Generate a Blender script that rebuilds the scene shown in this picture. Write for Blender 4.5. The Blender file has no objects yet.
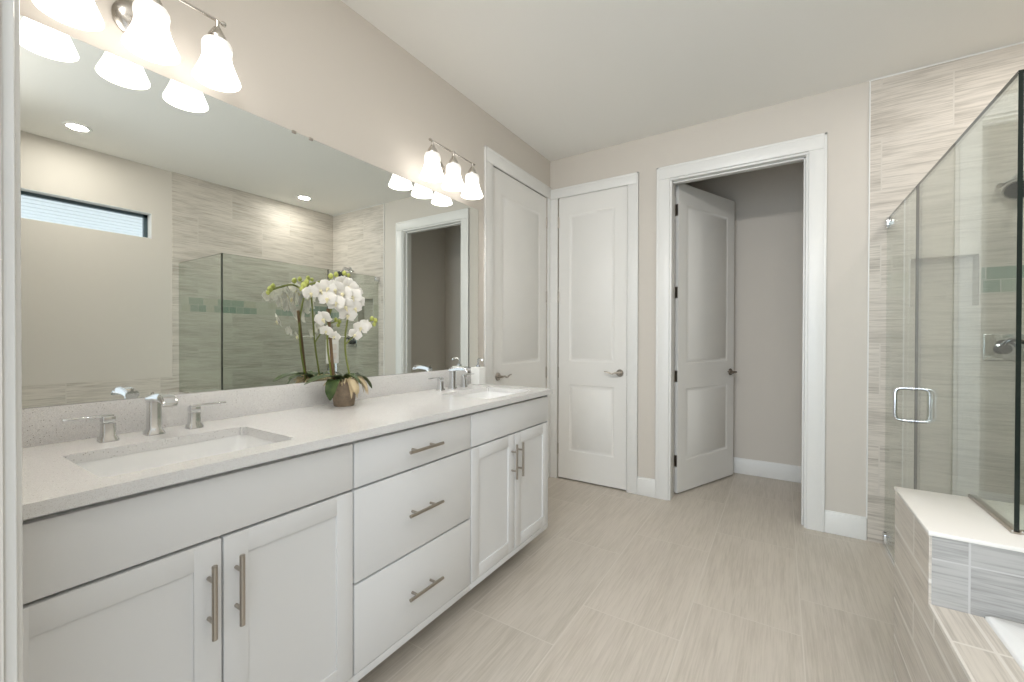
import bpy, bmesh, math, random
from mathutils import Vector, Matrix, Euler
random.seed(7)
C = bpy.context.scene.collection
S = bpy.context.scene
PI = math.pi

# ------------------------------------------------------------------ camera
th, pit, rol = 0.5690, -0.0066, 0.0024
s_, c_ = math.sin(th), math.cos(th)
sp, cp = math.sin(pit), math.cos(pit)
Fv = Vector((-s_*cp, c_*cp, sp)); R0 = Vector((c_, s_, 0)); U0 = R0.cross(Fv)
Rv = R0*math.cos(rol) + U0*math.sin(rol); Uv = U0*math.cos(rol) - R0*math.sin(rol)
cam_d = bpy.data.cameras.new('camera'); cam = bpy.data.objects.new('camera', cam_d); C.objects.link(cam)
M = Matrix.Identity(4)
for i in range(3):
    M[i][0] = Rv[i]; M[i][1] = Uv[i]; M[i][2] = -Fv[i]
M[0][3], M[1][3], M[2][3] = 1.7283, 0.0, 1.2270
cam.matrix_world = M
cam_d.sensor_width = 36; cam_d.lens = 420.26*36/1024; cam_d.clip_start = 0.02
S.camera = cam
S.view_settings.view_transform = 'Standard'; S.view_settings.look = 'None'
S.view_settings.gamma = 1; S.view_settings.use_curve_mapping = False
S.view_settings.exposure = 1.62

# ------------------------------------------------------------------ world + lights
W_ = bpy.data.worlds.new('sky'); S.world = W_; W_.use_nodes = True
bg = W_.node_tree.nodes['Background']; bg.inputs[0].default_value = (0.84, 0.92, 1.0, 1); bg.inputs[1].default_value = 0.48

def area(name, loc, rot, sx, sy, watts, col):
    d = bpy.data.lights.new(name, 'AREA'); d.shape = 'RECTANGLE'; d.size = sx; d.size_y = sy; d.energy = watts; d.color = col
    o = bpy.data.objects.new(name, d); o.location = loc; o.rotation_euler = rot; C.objects.link(o); return o
# daylight of the room behind the doorway
area('bedroom_daylight', (1.15, -1.6, 1.5), (math.radians(84), 0, 0), 1.6, 2.2, 18, (0.70, 0.85, 1.0))
# added soft fill, no real fixture: unseen, under the ceiling over the entry
area('entry_fill_light', (1.5, .20, 2.73), (math.radians(58), 0, 0), 2.0, .16, 7, (1.0, .985, .965)).data.spread = math.radians(135)

SHADE_EMIT = 1.2
BULB_E = 11.5
DOWN_W = 1.8

# ------------------------------------------------------------------ materials
def lin(c): return tuple(((v/255)/12.92 if v/255 <= .04045 else (((v/255)+.055)/1.055)**2.4) for v in c)
def pbr(name, col, rough=0.5, metal=0.0, coat=0.0, spec=0.5):
    m = bpy.data.materials.new(name); m.use_nodes = True
    b = m.node_tree.nodes['Principled BSDF']
    b.inputs['Base Color'].default_value = (*col, 1); b.inputs['Roughness'].default_value = rough
    b.inputs['Metallic'].default_value = metal; b.inputs['Coat Weight'].default_value = coat
    b.inputs['Specular IOR Level'].default_value = spec
    return m
class NT:
    def __init__(s, m): s.t = m.node_tree; s.n = s.t.nodes; s.l = s.t.links; s.b = s.n['Principled BSDF']
    def new(s, t, **k):
        n = s.n.new(t)
        for a, v in k.items(): setattr(n, a, v)
        return n
    def link(s, a, b): s.l.new(a, b)
    def math(s, op, a, b=None, c=None):
        n = s.new('ShaderNodeMath', operation=op)
        for i, v in enumerate((a, b, c)):
            if v is None: continue
            if isinstance(v, (int, float)): n.inputs[i].default_value = v
            else: s.link(v, n.inputs[i])
        return n.outputs[0]
    def mix(s, f, a, b):
        n = s.new('ShaderNodeMix', data_type='RGBA')
        if isinstance(f, (int, float)): n.inputs[0].default_value = f
        else: s.link(f, n.inputs[0])
        for i, v in ((6, a), (7, b)):
            if isinstance(v, tuple): n.inputs[i].default_value = (*v, 1)
            else: s.link(v, n.inputs[i])
        return n.outputs[2]
    def ramp(s, f, stops, interp='LINEAR'):
        n = s.new('ShaderNodeValToRGB'); r = n.color_ramp; r.interpolation = interp
        while len(r.elements) < len(stops): r.elements.new(0.5)
        for e, (p, c) in zip(r.elements, stops): e.position = p; e.color = (*c, 1)
        s.link(f, n.inputs[0]); return n.outputs[0]
def painted(name, col, rough, bump=0.02, scale=220):
    m = pbr(name, col, rough); k = NT(m)
    tc = k.new('ShaderNodeTexCoord'); n = k.new('ShaderNodeTexNoise'); n.inputs['Scale'].default_value = scale
    k.link(tc.outputs['Object'], n.inputs['Vector'])
    b = k.new('ShaderNodeBump'); b.inputs['Strength'].default_value = bump; b.inputs['Distance'].default_value = 0.002
    k.link(n.outputs[0], b.inputs['Height']); k.link(b.outputs[0], k.b.inputs['Normal'])
    return m
def stone_tile(name, u, v, w, h, light, dark, grout, rough=0.35, off=(0, 0), stagger=0.5, band=None, mortar=0.0035, vein=1.0, step=0.0, cut=None):
    """stone-look tile: u = axis along the grain, v = axis across; band = (z0, z1, axis, min) of glass mosaic"""
    m = pbr(name, light, rough); k = NT(m)
    tc = k.new('ShaderNodeTexCoord'); sx = k.new('ShaderNodeSeparateXYZ'); k.link(tc.outputs['Object'], sx.inputs[0])
    U = k.math('ADD', sx.outputs[u], off[0]); V = k.math('ADD', sx.outputs[v], off[1])
    if step: U = k.math('MULTIPLY_ADD', k.math('FLOOR', k.math('DIVIDE', V, h)), step, U)
    cb = k.new('ShaderNodeCombineXYZ'); k.link(U, cb.inputs[0]); k.link(V, cb.inputs[1])
    br = k.new('ShaderNodeTexBrick', offset=stagger, offset_frequency=2)
    br.inputs['Color1'].default_value = (0, 0, 0, 1); br.inputs['Color2'].default_value = (1, 1, 1, 1); br.inputs['Mortar'].default_value = (.5, .5, .5, 1)
    for a, x in (('Scale', 1), ('Mortar Size', mortar), ('Mortar Smooth', 0.2), ('Bias', 0), ('Brick Width', w), ('Row Height', h)): br.inputs[a].default_value = x
    k.link(cb.outputs[0], br.inputs['Vector'])
    rnd = k.new('ShaderNodeSeparateColor'); k.link(br.outputs['Color'], rnd.inputs[0]); R = rnd.outputs[0]
    def grain(su, sv, detail, rough_):
        c2 = k.new('ShaderNodeCombineXYZ'); k.link(k.math('MULTIPLY', U, su), c2.inputs[0]); k.link(k.math('MULTIPLY', V, sv), c2.inputs[1]); k.link(k.math('MULTIPLY', R, 23.0), c2.inputs[2])
        n = k.new('ShaderNodeTexNoise'); n.inputs['Scale'].default_value = 1; n.inputs['Detail'].default_value = detail; n.inputs['Roughness'].default_value = rough_; n.inputs['Distortion'].default_value = 0.12
        k.link(c2.outputs[0], n.inputs['Vector']); return n.outputs[0]
    g1 = grain(2.6, 34, 6, 0.6); g2 = grain(6, 150, 4, 0.6); g3 = grain(1.6, 5, 3, 0.5)
    t = k.math('MULTIPLY_ADD', g2, 0.72, k.math('MULTIPLY', g1, 0.48)); t = k.math('MULTIPLY_ADD', g3, 0.35, t)   # about .78
    t = k.math('MULTIPLY_ADD', R, 0.045, t)
    mid = tuple((a*0.55 + b*0.45) for a, b in zip(light, dark))
    c0 = 0.79; s = 0.24/max(vein, .01)
    col = k.ramp(k.math('DIVIDE', k.math('SUBTRACT', t, c0 - s), 2*s), ((0.15, dark), (0.42, mid), (0.62, light), (1.0, tuple(min(1, x*1.07) for x in light))))
    col = k.mix(br.outputs['Fac'], col, grout)
    hgt = br.outputs['Fac']
    if band:
        z0, z1, ax, mn = band
        cm = k.new('ShaderNodeCombineXYZ'); k.link(U, cm.inputs[0]); k.link(k.math('SUBTRACT', sx.outputs[2], z0), cm.inputs[1])
        b2 = k.new('ShaderNodeTexBrick', offset=0.37, offset_frequency=2, squash=0.55, squash_frequency=2)
        b2.inputs['Color1'].default_value = (0, 0, 0, 1); b2.inputs['Color2'].default_value = (1, 1, 1, 1); b2.inputs['Mortar'].default_value = (.5, .5, .5, 1)
        for a, x in (('Scale', 1), ('Mortar Size', 0.002), ('Bias', 0), ('Brick Width', 0.125), ('Row Height', (z1-z0)/2)): b2.inputs[a].default_value = x
        k.link(cm.outputs[0], b2.inputs['Vector'])
        mc = k.ramp(b2.outputs['Color'], ((0, lin((158, 168, 154))), (0.28, lin((192, 188, 172))), (0.5, lin((150, 162, 150))), (0.72, lin((200, 196, 182))), (0.86, lin((138, 155, 141)))), 'CONSTANT')
        mc = k.mix(b2.outputs['Fac'], mc, lin((196, 192, 182)))
        msk = k.math('MULTIPLY', k.math('GREATER_THAN', sx.outputs[2], z0), k.math('LESS_THAN', sx.outputs[2], z1))
        msk = k.math('MULTIPLY', msk, k.math('GREATER_THAN', sx.outputs[ax], mn))
        if cut: msk = k.math('MULTIPLY', msk, k.math('GREATER_THAN', k.math('ABSOLUTE', k.math('SUBTRACT', sx.outputs[ax], cut[0])), cut[1]))
        col = k.mix(msk, col, mc)
        k.link(k.math('MULTIPLY_ADD', msk, -0.3, rough), k.b.inputs['Roughness'])
    k.link(col, k.b.inputs['Base Color'])
    b = k.new('ShaderNodeBump'); b.inputs['Strength'].default_value = 0.25; b.inputs['Distance'].default_value = 0.002; b.invert = True
    k.link(hgt, b.inputs['Height']); k.link(b.outputs[0], k.b.inputs['Normal'])
    return m
TL, TD, TG = lin((207, 199, 188)), lin((166, 158, 147)), lin((203, 196, 186))
FL, FD, FG = lin((201, 192, 180)), lin((184, 175, 162)), lin((207, 199, 188))
MAT = {}
MAT['wall'] = painted('greige_paint', lin((207, 200, 190)), 0.75)
MAT['ceiling'] = painted('ceiling_paint', lin((246, 244, 239)), 0.85)
MAT['trim'] = painted('white_trim_enamel', lin((228, 227, 223)), 0.35, 0.01)
MAT['door'] = painted('white_door_enamel', lin((230, 228, 223)), 0.42, 0.02, 120)
MAT['cabinet'] = painted('white_cabinet_lacquer', lin((224, 224, 223)), 0.38, 0.008)
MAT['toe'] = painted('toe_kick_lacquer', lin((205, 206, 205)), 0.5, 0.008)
MAT['floor'] = stone_tile('floor_stone_tile', 1, 0, 0.84, 0.42, FL, FD, FG, 0.38, (-0.60+1.68, 0.29+0.42), 0.0, mortar=0.0028, vein=0.9, step=-0.30)
MAT['tile_right'] = stone_tile('shower_tile_right', 1, 2, 0.61, 0.305, TL, TD, TG, 0.55, (0.0, 0.02), 0.5, (1.48, 1.62, 1, 1.69), vein=0.85)
MAT['tile_back'] = stone_tile('shower_tile_back', 0, 2, 0.61, 0.305, TL, TD, TG, 0.55, (0.21, 0.02), 0.5, (1.48, 1.62, 0, 2.262), vein=0.85, cut=(2.501, .147))
MAT['tile_side'] = stone_tile('tub_tile_y', 1, 2, 0.61, 0.128, TL, TD, lin((224, 219, 211)), 0.3, (0.11, 0.068), 0.33, vein=0.85, mortar=0.006)
MAT['tile_end'] = stone_tile('tub_tile_x', 0, 2, 0.30, 0.128, lin((178, 176, 172)), lin((140, 138, 135)), lin((192, 190, 187)), 0.3, (0.253, 0.005), 0.0, mortar=0.0024, vein=0.85)  # same stone as the skirt; cool doorway light put into its greyer colour
MAT['tile_deck'] = stone_tile('tub_deck_tile', 1, 0, 0.31, 0.075, TL, TD, lin((220, 214, 205)), 0.3, (0.148, 0.027), 0.0, vein=0.8, mortar=0.004)
MAT['shower_floor'] = stone_tile('shower_floor_tile', 1, 0, 0.10, 0.10, lin((182, 178, 168)), lin((160, 155, 146)), lin((190, 186, 178)), 0.4, (0, 0), 0.0)
MAT['nickel'] = pbr('brushed_nickel', lin((178, 170, 160)), 0.28, 1.0)
MAT['darknickel'] = pbr('dark_nickel', lin((128, 120, 110)), 0.35, 1.0)
MAT['chrome'] = pbr('chrome', lin((222, 223, 224)), 0.08, 1.0)
MAT['fixture'] = pbr('satin_nickel_fixture', lin((208, 203, 196)), 0.24, 1.0)
MAT['gunmetal'] = pbr('dark_reflective_chrome', lin((112, 114, 116)), 0.15, 1.0)
MAT['nozzle'] = pbr('grey_rubber', (0.05, 0.05, 0.05), 0.6)
MAT['ceramic'] = pbr('white_ceramic', lin((240, 240, 238)), 0.12, 0, 0.3)
MAT['acrylic'] = pbr('white_acrylic', lin((238, 238, 236)), 0.15, 0, 0.3)
MAT['cap'] = painted('white_quartz_cap', lin((233, 229, 222)), 0.22, 0.0)
MAT['plastic'] = pbr('white_plastic', lin((238, 238, 234)), 0.3)
MAT['bronze'] = pbr('dark_window_frame', lin((62, 78, 84)), 0.4)
MAT['soffit'] = pbr('soffit_white', lin((244, 246, 247)), 0.6)
MAT['dark'] = pbr('dark_recess', (0.03, 0.028, 0.025), 0.8)
MAT['mirror'] = pbr('silvered_mirror', (0.84, 0.865, 0.835), 0.0, 1.0)
MAT['mirror_edge'] = pbr('mirror_edge', lin((120, 128, 122)), 0.2)
# quartz with fine specks
def quartz():
    m = pbr('speckled_quartz', lin((225, 224, 222)), 0.16); k = NT(m)
    tc = k.new('ShaderNodeTexCoord')
    def vor(scale, thr, on, seed):
        mp = k.new('ShaderNodeMapping'); mp.inputs['Location'].default_value = (seed, seed*2, seed*3); k.link(tc.outputs['Object'], mp.inputs[0])
        v = k.new('ShaderNodeTexVoronoi'); v.inputs['Scale'].default_value = scale; k.link(mp.outputs[0], v.inputs['Vector'])
        sc = k.new('ShaderNodeSeparateColor'); k.link(v.outputs['Color'], sc.inputs[0])
        return k.math('MULTIPLY', k.math('LESS_THAN', v.outputs['Distance'], thr), k.math('GREATER_THAN', sc.outputs[0], on))
    a = k.mix(vor(520, 0.42, 0.6, 1.3), lin((223, 222, 220)), lin((207, 204, 200)))
    a = k.mix(vor(330, 0.34, 0.965, 4.1), a, lin((150, 142, 134)))
    a = k.mix(vor(420, 0.4, 0.7, 7.7), a, lin((236, 234, 230)))
    k.link(a, k.b.inputs['Base Color']); return m
MAT['quartz'] = quartz()
def glass_mat(name, tint):
    m = bpy.data.materials.new(name); m.use_nodes = True; t = m.node_tree; t.nodes.clear()
    out = t.nodes.new('ShaderNodeOutputMaterial'); mx = t.nodes.new('ShaderNodeMixShader')
    tr = t.nodes.new('ShaderNodeBsdfTransparent'); tr.inputs[0].default_value = (*tint, 1)
    gl = t.nodes.new('ShaderNodeBsdfGlossy'); gl.inputs['Roughness'].default_value = 0.0; gl.inputs[0].default_value = (1, 1, 1, 1)
    # Schlick reflectance, the same from both sides of the pane
    ge = t.nodes.new('ShaderNodeNewGeometry'); dt = t.nodes.new('ShaderNodeVectorMath'); dt.operation = 'DOT_PRODUCT'
    t.links.new(ge.outputs['Normal'], dt.inputs[0]); t.links.new(ge.outputs['Incoming'], dt.inputs[1])
    def mt(op, a, b=None):
        n = t.nodes.new('ShaderNodeMath'); n.operation = op
        for i, v in enumerate((a, b)):
            if v is None: continue
            if isinstance(v, (int, float)): n.inputs[i].default_value = v
            else: t.links.new(v, n.inputs[i])
        return n.outputs[0]
    fr = mt('ADD', mt('MULTIPLY', mt('POWER', mt('SUBTRACT', 1.0, mt('ABSOLUTE', dt.outputs['Value'])), 5.0), .95), .028)
    t.links.new(fr, mx.inputs[0]); t.links.new(tr.outputs[0], mx.inputs[1]); t.links.new(gl.outputs[0], mx.inputs[2]); t.links.new(mx.outputs[0], out.inputs[0])
    return m
MAT['glass'] = glass_mat('clear_shower_glass', (0.885, 0.915, 0.893))
MAT['pane'] = glass_mat('window_glass', (0.97, 0.985, 0.99))
MAT['glass_edge'] = pbr('dark_green_glass_edge', (0.008, 0.014, 0.012), 0.08)
def shade_mat():
    m = pbr('frosted_white_glass', lin((245, 242, 236)), 0.35); k = NT(m)
    tc = k.new('ShaderNodeTexCoord'); sx = k.new('ShaderNodeSeparateXYZ'); k.link(tc.outputs['Object'], sx.inputs[0])
    # the bulb sits in the lower two thirds of the bell: its glow fades towards the neck
    e = k.new('ShaderNodeMapRange'); e.interpolation_type = 'SMOOTHSTEP'
    e.inputs['From Min'].default_value = -0.022; e.inputs['From Max'].default_value = -0.070
    e.inputs['To Min'].default_value = 0.09; e.inputs['To Max'].default_value = SHADE_EMIT
    k.link(sx.outputs[2], e.inputs['Value'])
    k.b.inputs['Emission Color'].default_value = (1.0, 0.97, 0.935, 1)
    k.link(e.outputs[0], k.b.inputs['Emission Strength']); return m
MAT['shade'] = shade_mat()
def emit(name, col, s):
    m = pbr(name, col, 0.5); b = m.node_tree.nodes['Principled BSDF']; b.inputs['Emission Color'].default_value = (*col, 1); b.inputs['Emission Strength'].default_value = s; return m
MAT['bulb'] = emit('lamp_bulb', (1.0, 0.965, 0.92), BULB_E)
MAT['led'] = emit('downlight_lens', (1.0, 0.98, 0.94), 8)

# ------------------------------------------------------------------ mesh helpers
class MB:
    def __init__(s): s.bm = bmesh.new()
    def box(s, x0, x1, y0, y1, z0, z1, bevel=0.0, seg=2, mi=0):
        b = bmesh.new(); r = bmesh.ops.create_cube(b, size=1)
        bmesh.ops.scale(b, vec=(abs(x1-x0), abs(y1-y0), abs(z1-z0)), verts=b.verts)
        bmesh.ops.translate(b, vec=((x0+x1)/2, (y0+y1)/2, (z0+z1)/2), verts=b.verts)
        if bevel: bmesh.ops.bevel(b, geom=b.edges[:], offset=bevel, segments=seg, profile=0.5, affect='EDGES')
        return s.add(b, mi)
    def add(s, b, mi=0, mat=None):
        if mat is not None: bmesh.ops.transform(b, matrix=mat, verts=b.verts)
        vm = {v: s.bm.verts.new(v.co) for v in b.verts}
        for f in b.faces:
            try:
                g = s.bm.faces.new([vm[v] for v in f.verts]); g.material_index = mi or f.material_index; g.smooth = f.smooth
            except ValueError: pass
        b.free(); return s
    def cyl(s, p0, p1, r0, r1=None, n=20, mi=0, bevel=0.0):
        p0, p1 = Vector(p0), Vector(p1); d = p1-p0; b = bmesh.new()
        bmesh.ops.create_cone(b, cap_ends=True, segments=n, radius1=r0, radius2=r0 if r1 is None else r1, depth=d.length)
        if bevel: bmesh.ops.bevel(b, geom=[e for e in b.edges if any(len(f.verts) > 4 for f in e.link_faces)], offset=bevel, segments=2, affect='EDGES')
        q = Vector((0, 0, 1)).rotation_difference(d.normalized()).to_matrix().to_4x4()
        return s.add(b, mi, Matrix.Translation((p0+p1)/2) @ q)
    def tube(s, pts, r, n=12, mi=0, flat=None):
        pts = [Vector(p) for p in pts]; rs = r if isinstance(r, (list, tuple)) else [r]*len(pts)
        b = bmesh.new(); rings = []; ref = None
        for i, p in enumerate(pts):
            t = (pts[min(i+1, len(pts)-1)] - pts[max(i-1, 0)]).normalized()
            if ref is None:
                ref = Vector((0, 0, 1)) if abs(t.z) < .9 else Vector((1, 0, 0))
            a = t.cross(ref).normalized(); c = a.cross(t).normalized(); ref = c
            fl = flat or 1.0
            rings.append([b.verts.new(p + a*math.cos(2*PI*j/n)*rs[i] + c*math.sin(2*PI*j/n)*rs[i]*fl) for j in range(n)])
        for A, B in zip(rings, rings[1:]):
            for j in range(n): b.faces.new((A[j], A[(j+1) % n], B[(j+1) % n], B[j]))
        b.faces.new(rings[0][::-1]); b.faces.new(rings[-1])
        bmesh.ops.recalc_face_normals(b, faces=b.faces); return s.add(b, mi)
    def lathe(s, prof, c, n=32, mi=0, mat=None, close=False):
        b = bmesh.new(); rings = []
        for r, z in prof:
            if r < 1e-5: rings.append([b.verts.new((0, 0, z))])
            else: rings.append([b.verts.new((r*math.cos(2*PI*j/n), r*math.sin(2*PI*j/n), z)) for j in range(n)])
        for A, B in zip(rings, rings[1:]):
            for j in range(n):
                a0, a1 = A[j % len(A)], A[(j+1) % len(A)]; b0, b1 = B[j % len(B)], B[(j+1) % len(B)]
                f = []
                for v in (a0, a1, b1, b0):
                    if v not in f: f.append(v)
                if len(f) > 2: b.faces.new(f)
        bmesh.ops.recalc_face_normals(b, faces=b.faces)
        return s.add(b, mi, Matrix.Translation(c) @ (mat or Matrix.Identity(4)))
def smooth_curve(pts, k=6):
    pts = [Vector(p) for p in pts]; out = []
    P = [pts[0]] + pts + [pts[-1]]
    for i in range(1, len(P)-2):
        for j in range(k):
            t = j/k; a, b, c, d = P[i-1], P[i], P[i+1], P[i+2]
            out.append(0.5*((2*b) + (c-a)*t + (2*a-5*b+4*c-d)*t*t + (3*b-a-3*c+d)*t**3))
    out.append(pts[-1]); return out
def top_of(o):
    while o.parent: o = o.parent
    return o
def obj(name, mb, mats, parent=None, origin=None, smooth=35):
    me = bpy.data.meshes.new(name)
    off = top_of(parent).location if parent else Vector(origin or (0, 0, 0))
    bmesh.ops.translate(mb.bm, vec=-Vector(off), verts=mb.bm.verts)
    mb.bm.to_mesh(me); mb.bm.free()
    for m in (mats if isinstance(mats, (list, tuple)) else [mats]): me.materials.append(m if not isinstance(m, str) else MAT[m])
    o = bpy.data.objects.new(name, me); C.objects.link(o)
    if smooth:
        for p in me.polygons: p.use_smooth = True
        me.set_sharp_from_angle(angle=math.radians(smooth))
    if parent: o.parent = parent
    else: o.location = off
    return o
def tag(o, label, cat, group=None, kind=None):
    o['label'] = label; o['category'] = cat
    if group: o['group'] = group
    if kind: o['kind'] = kind
    return o
def thing(name, label, cat, loc=(0, 0, 0), group=None):
    o = bpy.data.objects.new(name, None); C.objects.link(o); o.location = loc; o.empty_display_size = 0.05
    return tag(o, label, cat, group)
def struct(name, mb, mats, label, cat, smooth=35, parent=None):
    o = obj(name, mb, mats, parent, smooth=smooth)
    return tag(o, label, cat, kind='structure')
def copy_tree(o, parent=None):
    c = o.copy(); C.objects.link(c)
    if parent: c.parent = parent
    for ch in list(o.children): copy_tree(ch, c)
    return c

# ------------------------------------------------------------------ dimensions (metres)
D, H, W, YN = 3.3217, 2.792, 3.1476, 0.10      # back wall, ceiling, window wall, near wall face
WT = 0.12
TX = 2.178                                      # tile starts on the back wall
DO0, DO1, DOH = 1.031, 1.860, 2.420             # open doorway, clear of the jambs
CZ, XC, XF = 0.930, 0.601, 0.581                # counter top, its front, cabinet fronts
YE = 2.206
X1, XG, ZL, ZD = 2.070, 2.260, 0.708, 0.510     # tub skirt, shower glass, ledge, tub deck
YL0, YL1 = 1.568, 1.970

# ------------------------------------------------------------------ room shell
b = MB(); b.box(-.25, XG, -2.2, 4.5, -.1, 0); b.box(XG, W+.1, -2.2, YL1, -.1, 0); b.box(XG, W+.1, D, 4.5, -.1, 0)
struct('floor', b, 'floor', 'pale travertine look floor tiles laid lengthwise', 'floor', None)
b = MB(); b.box(XG, W+.02, YL1, D, -.1, -.004); struct('floor_shower', b, 'shower_floor', 'small greige floor tiles inside the glass shower', 'floor', None)
b = MB(); b.box(-.25, W+.2, -.05, 4.5, H, H+.1); struct('ceiling', b, 'ceiling', 'plain off white ceiling', 'ceiling', None)
# vanity wall with the closet door recess
d3a, d3b, dh = 2.440, 3.266, 2.462
b = MB(); b.box(-.25, -.06, -.05, 4.5, 0, H); b.box(-.06, 0, -.05, d3a, 0, H); b.box(-.06, 0, d3b, D, 0, H); b.box(-.06, 0, d3a, d3b, dh, H)
struct('wall_left', b, 'wall', 'greige painted wall behind the vanity mirror', 'wall', None)
# back wall: closet recess and open doorway
r1a, r1b = 0.080, 0.700
b = MB(); b.box(0, r1a, D, D+WT, 0, H); b.box(r1a, r1b, D, D+WT, dh, H); b.box(r1a, r1b, D+.06, D+WT, 0, dh)
b.box(r1b, DO0-.02, D, D+WT, 0, H); b.box(DO0-.02, DO1+.02, D, D+WT, DOH+.02, H); b.box(DO1+.02, TX, D, D+WT, 0, H)
struct('wall_back', b, 'wall', 'greige painted wall with two doorways facing the camera', 'wall', None)
nx0, nx1, nz0, nz1 = 2.362, 2.640, 1.414, 1.695
yt = D-.008
b = MB(); b.box(TX, nx0, yt, D+WT, 0, H); b.box(nx1, W, yt, D+WT, 0, H); b.box(nx0, nx1, yt, D+WT, 0, nz0); b.box(nx0, nx1, yt, D+WT, nz1, H); b.box(nx0, nx1, D+.085, D+WT, nz0, nz1)
struct('wall_shower', b, 'tile_back', 'travertine look tiled shower wall with recessed niche and glass mosaic band', 'tiled wall', None)
b = MB(); b.box(TX-.006, TX, yt-.002, D, .135, H); b.box(TX-.004, W-.009, yt-.004, D, H-.009, H-.001); b.box(nx0-.004, nx0, yt-.002, yt+.08, nz0, nz1)
struct('trim_6', b, 'trim', 'slim edge strip where the shower tile meets the painted back wall', 'trim', None)
# window wall
wy0, wy1, wz0, wz1 = 0.25, 1.470, 2.130, 2.362
b = MB(); b.box(W, W+.14, -.05, wy0, 0, H); b.box(W, W+.14, wy1, 4.5, 0, H); b.box(W, W+.14, wy0, wy1, 0, wz0); b.box(W, W+.14, wy0, wy1, wz1, H)
struct('wall_right', b, 'wall', 'greige painted wall above the tub, seen in the mirror', 'wall', None)
b = MB(); b.box(W-.009, W, 1.622, yt, 0, H); b.box(W-.009, W, YN, 1.622, ZD-.02, 0.852)
struct('wall_tile_right', b, 'tile_right', 'travertine look tile on the shower side and low splash above the tub', 'tiled wall', None)
# near wall with the doorway the picture is taken from
b = MB(); b.box(-.25, .90, -.05, YN, 0, H); b.box(2.10, W+.14, -.05, YN, 0, H); b.box(.90, 2.10, -.05, YN, 2.46, H)
struct('wall_near', b, 'wall', 'greige wall around the entry doorway at the picture edge', 'wall', None)
b = MB(); b.box(.885, .90, -.065, YN-.002, 0, 2.46, .001); b.box(.855, .893, YN, YN+.013, 0, 2.53, .003); b.box(.80, .868, YN+.001, YN+.0212, 0, 2.53, .003)
b.box(.893, .905, .02, .06, 0, 2.46, .002)
struct('trim_1', b, 'trim', 'white entry door casing at the far left picture edge', 'door casing')
# water closet room behind the open door
b = MB(); b.box(.78, .90, D+WT, 4.34, 0, H); b.box(.78, 2.30, 4.345, 4.47, 0, H); b.box(2.15, 2.30, D+WT, 4.345, 0, H)
struct('wall_closet', b, 'wall', 'greige walls of the small room behind the open door', 'wall', None)

# casings (trim) and jambs
def casing(name, label, axis, a0, a1, top, face, sign, w=0.095, left=True, jamb=None):
    """flat casing with a raised outer band around an opening; axis 0: on the back wall, 1: on the vanity wall"""
    b = MB()
    def bx(u0, u1, z0, z1, t0, t1, bv=.0035):
        p, q = face + sign*t0, face + sign*t1
        if axis == 0: b.box(u0, u1, min(p, q), max(p, q), z0, z1, bv)
        else: b.box(min(p, q), max(p, q), u0, u1, z0, z1, bv)
    if left:
        bx(a0-w, a0, 0, top, 0, .014); bx(a0-w, a0-w+.016, 0, top+w, 0, .0165)
    bx(a1, a1+w, 0, top, 0, .014); bx(a1+w-.016, a1+w, 0, top+w, 0, .0165)
    l0 = a0-w if left else a0
    bx(l0, a1+w, top, top+w, 0, .014); bx(l0, a1+w, top+w-.016, top+w, 0, .0165)
    if jamb:
        for q in jamb: b.box(*q)
    return struct(name, b, 'trim', label, 'door casing')
casing('trim_2', 'white casing around the closed closet door beside the mirror', 1, 2.436, 3.270, 2.452, 0.0, 1, .0995, True)
casing('trim_3', 'white casing around the closed narrow door in the corner', 0, 0.080, 0.697, 2.447, D, -1, .0855, True)
casing('trim_4', 'white casing and jamb of the open doorway', 0, 1.0165, 1.8735, DOH+.015, D, -1, .0955, True,
       [(1.011, DO0, D-.002, D+WT+.002, 0, DOH, .002), (DO1, 1.880, D-.002, D+WT+.002, 0, DOH, .002), (1.011, 1.880, D-.002, D+WT+.002, DOH, DOH+.02, .002),
        (DO1-.011, DO1, D+.04, D+.075, 0, DOH, .002), (DO0, DO1, D+.04, D+.075, DOH-.011, DOH, .002)])
# baseboards
def baseboard(name, label, boxes):
    b = MB()
    for (x0, x1, y0, y1) in boxes:
        b.box(x0, x1, y0, y1, 0, .132, .004)
        # ogee cap
        if abs(x1-x0) > abs(y1-y0): b.box(x0, x1, (y0+y1)/2, y1 if y1 >= D-.001 else y1, .128, .142, .003)
        else: b.box(x0, (x0+x1)/2 if x0 < 1 else x1, y0, y1, .128, .142, .003)
    struct(name, b, 'trim', label, 'baseboard')
baseboard('baseboard_back', 'white baseboard either side of the open doorway', [(.782, .921, D-.014, D), (1.969, TX-.003, D-.014, D)])
baseboard('baseboard_closet', 'white baseboard inside the small room behind the open door', [(.915, 2.15, 4.331, 4.345), (2.136, 2.15, D+WT, 4.331), (.90, .914, D+WT, 4.331)])

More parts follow.
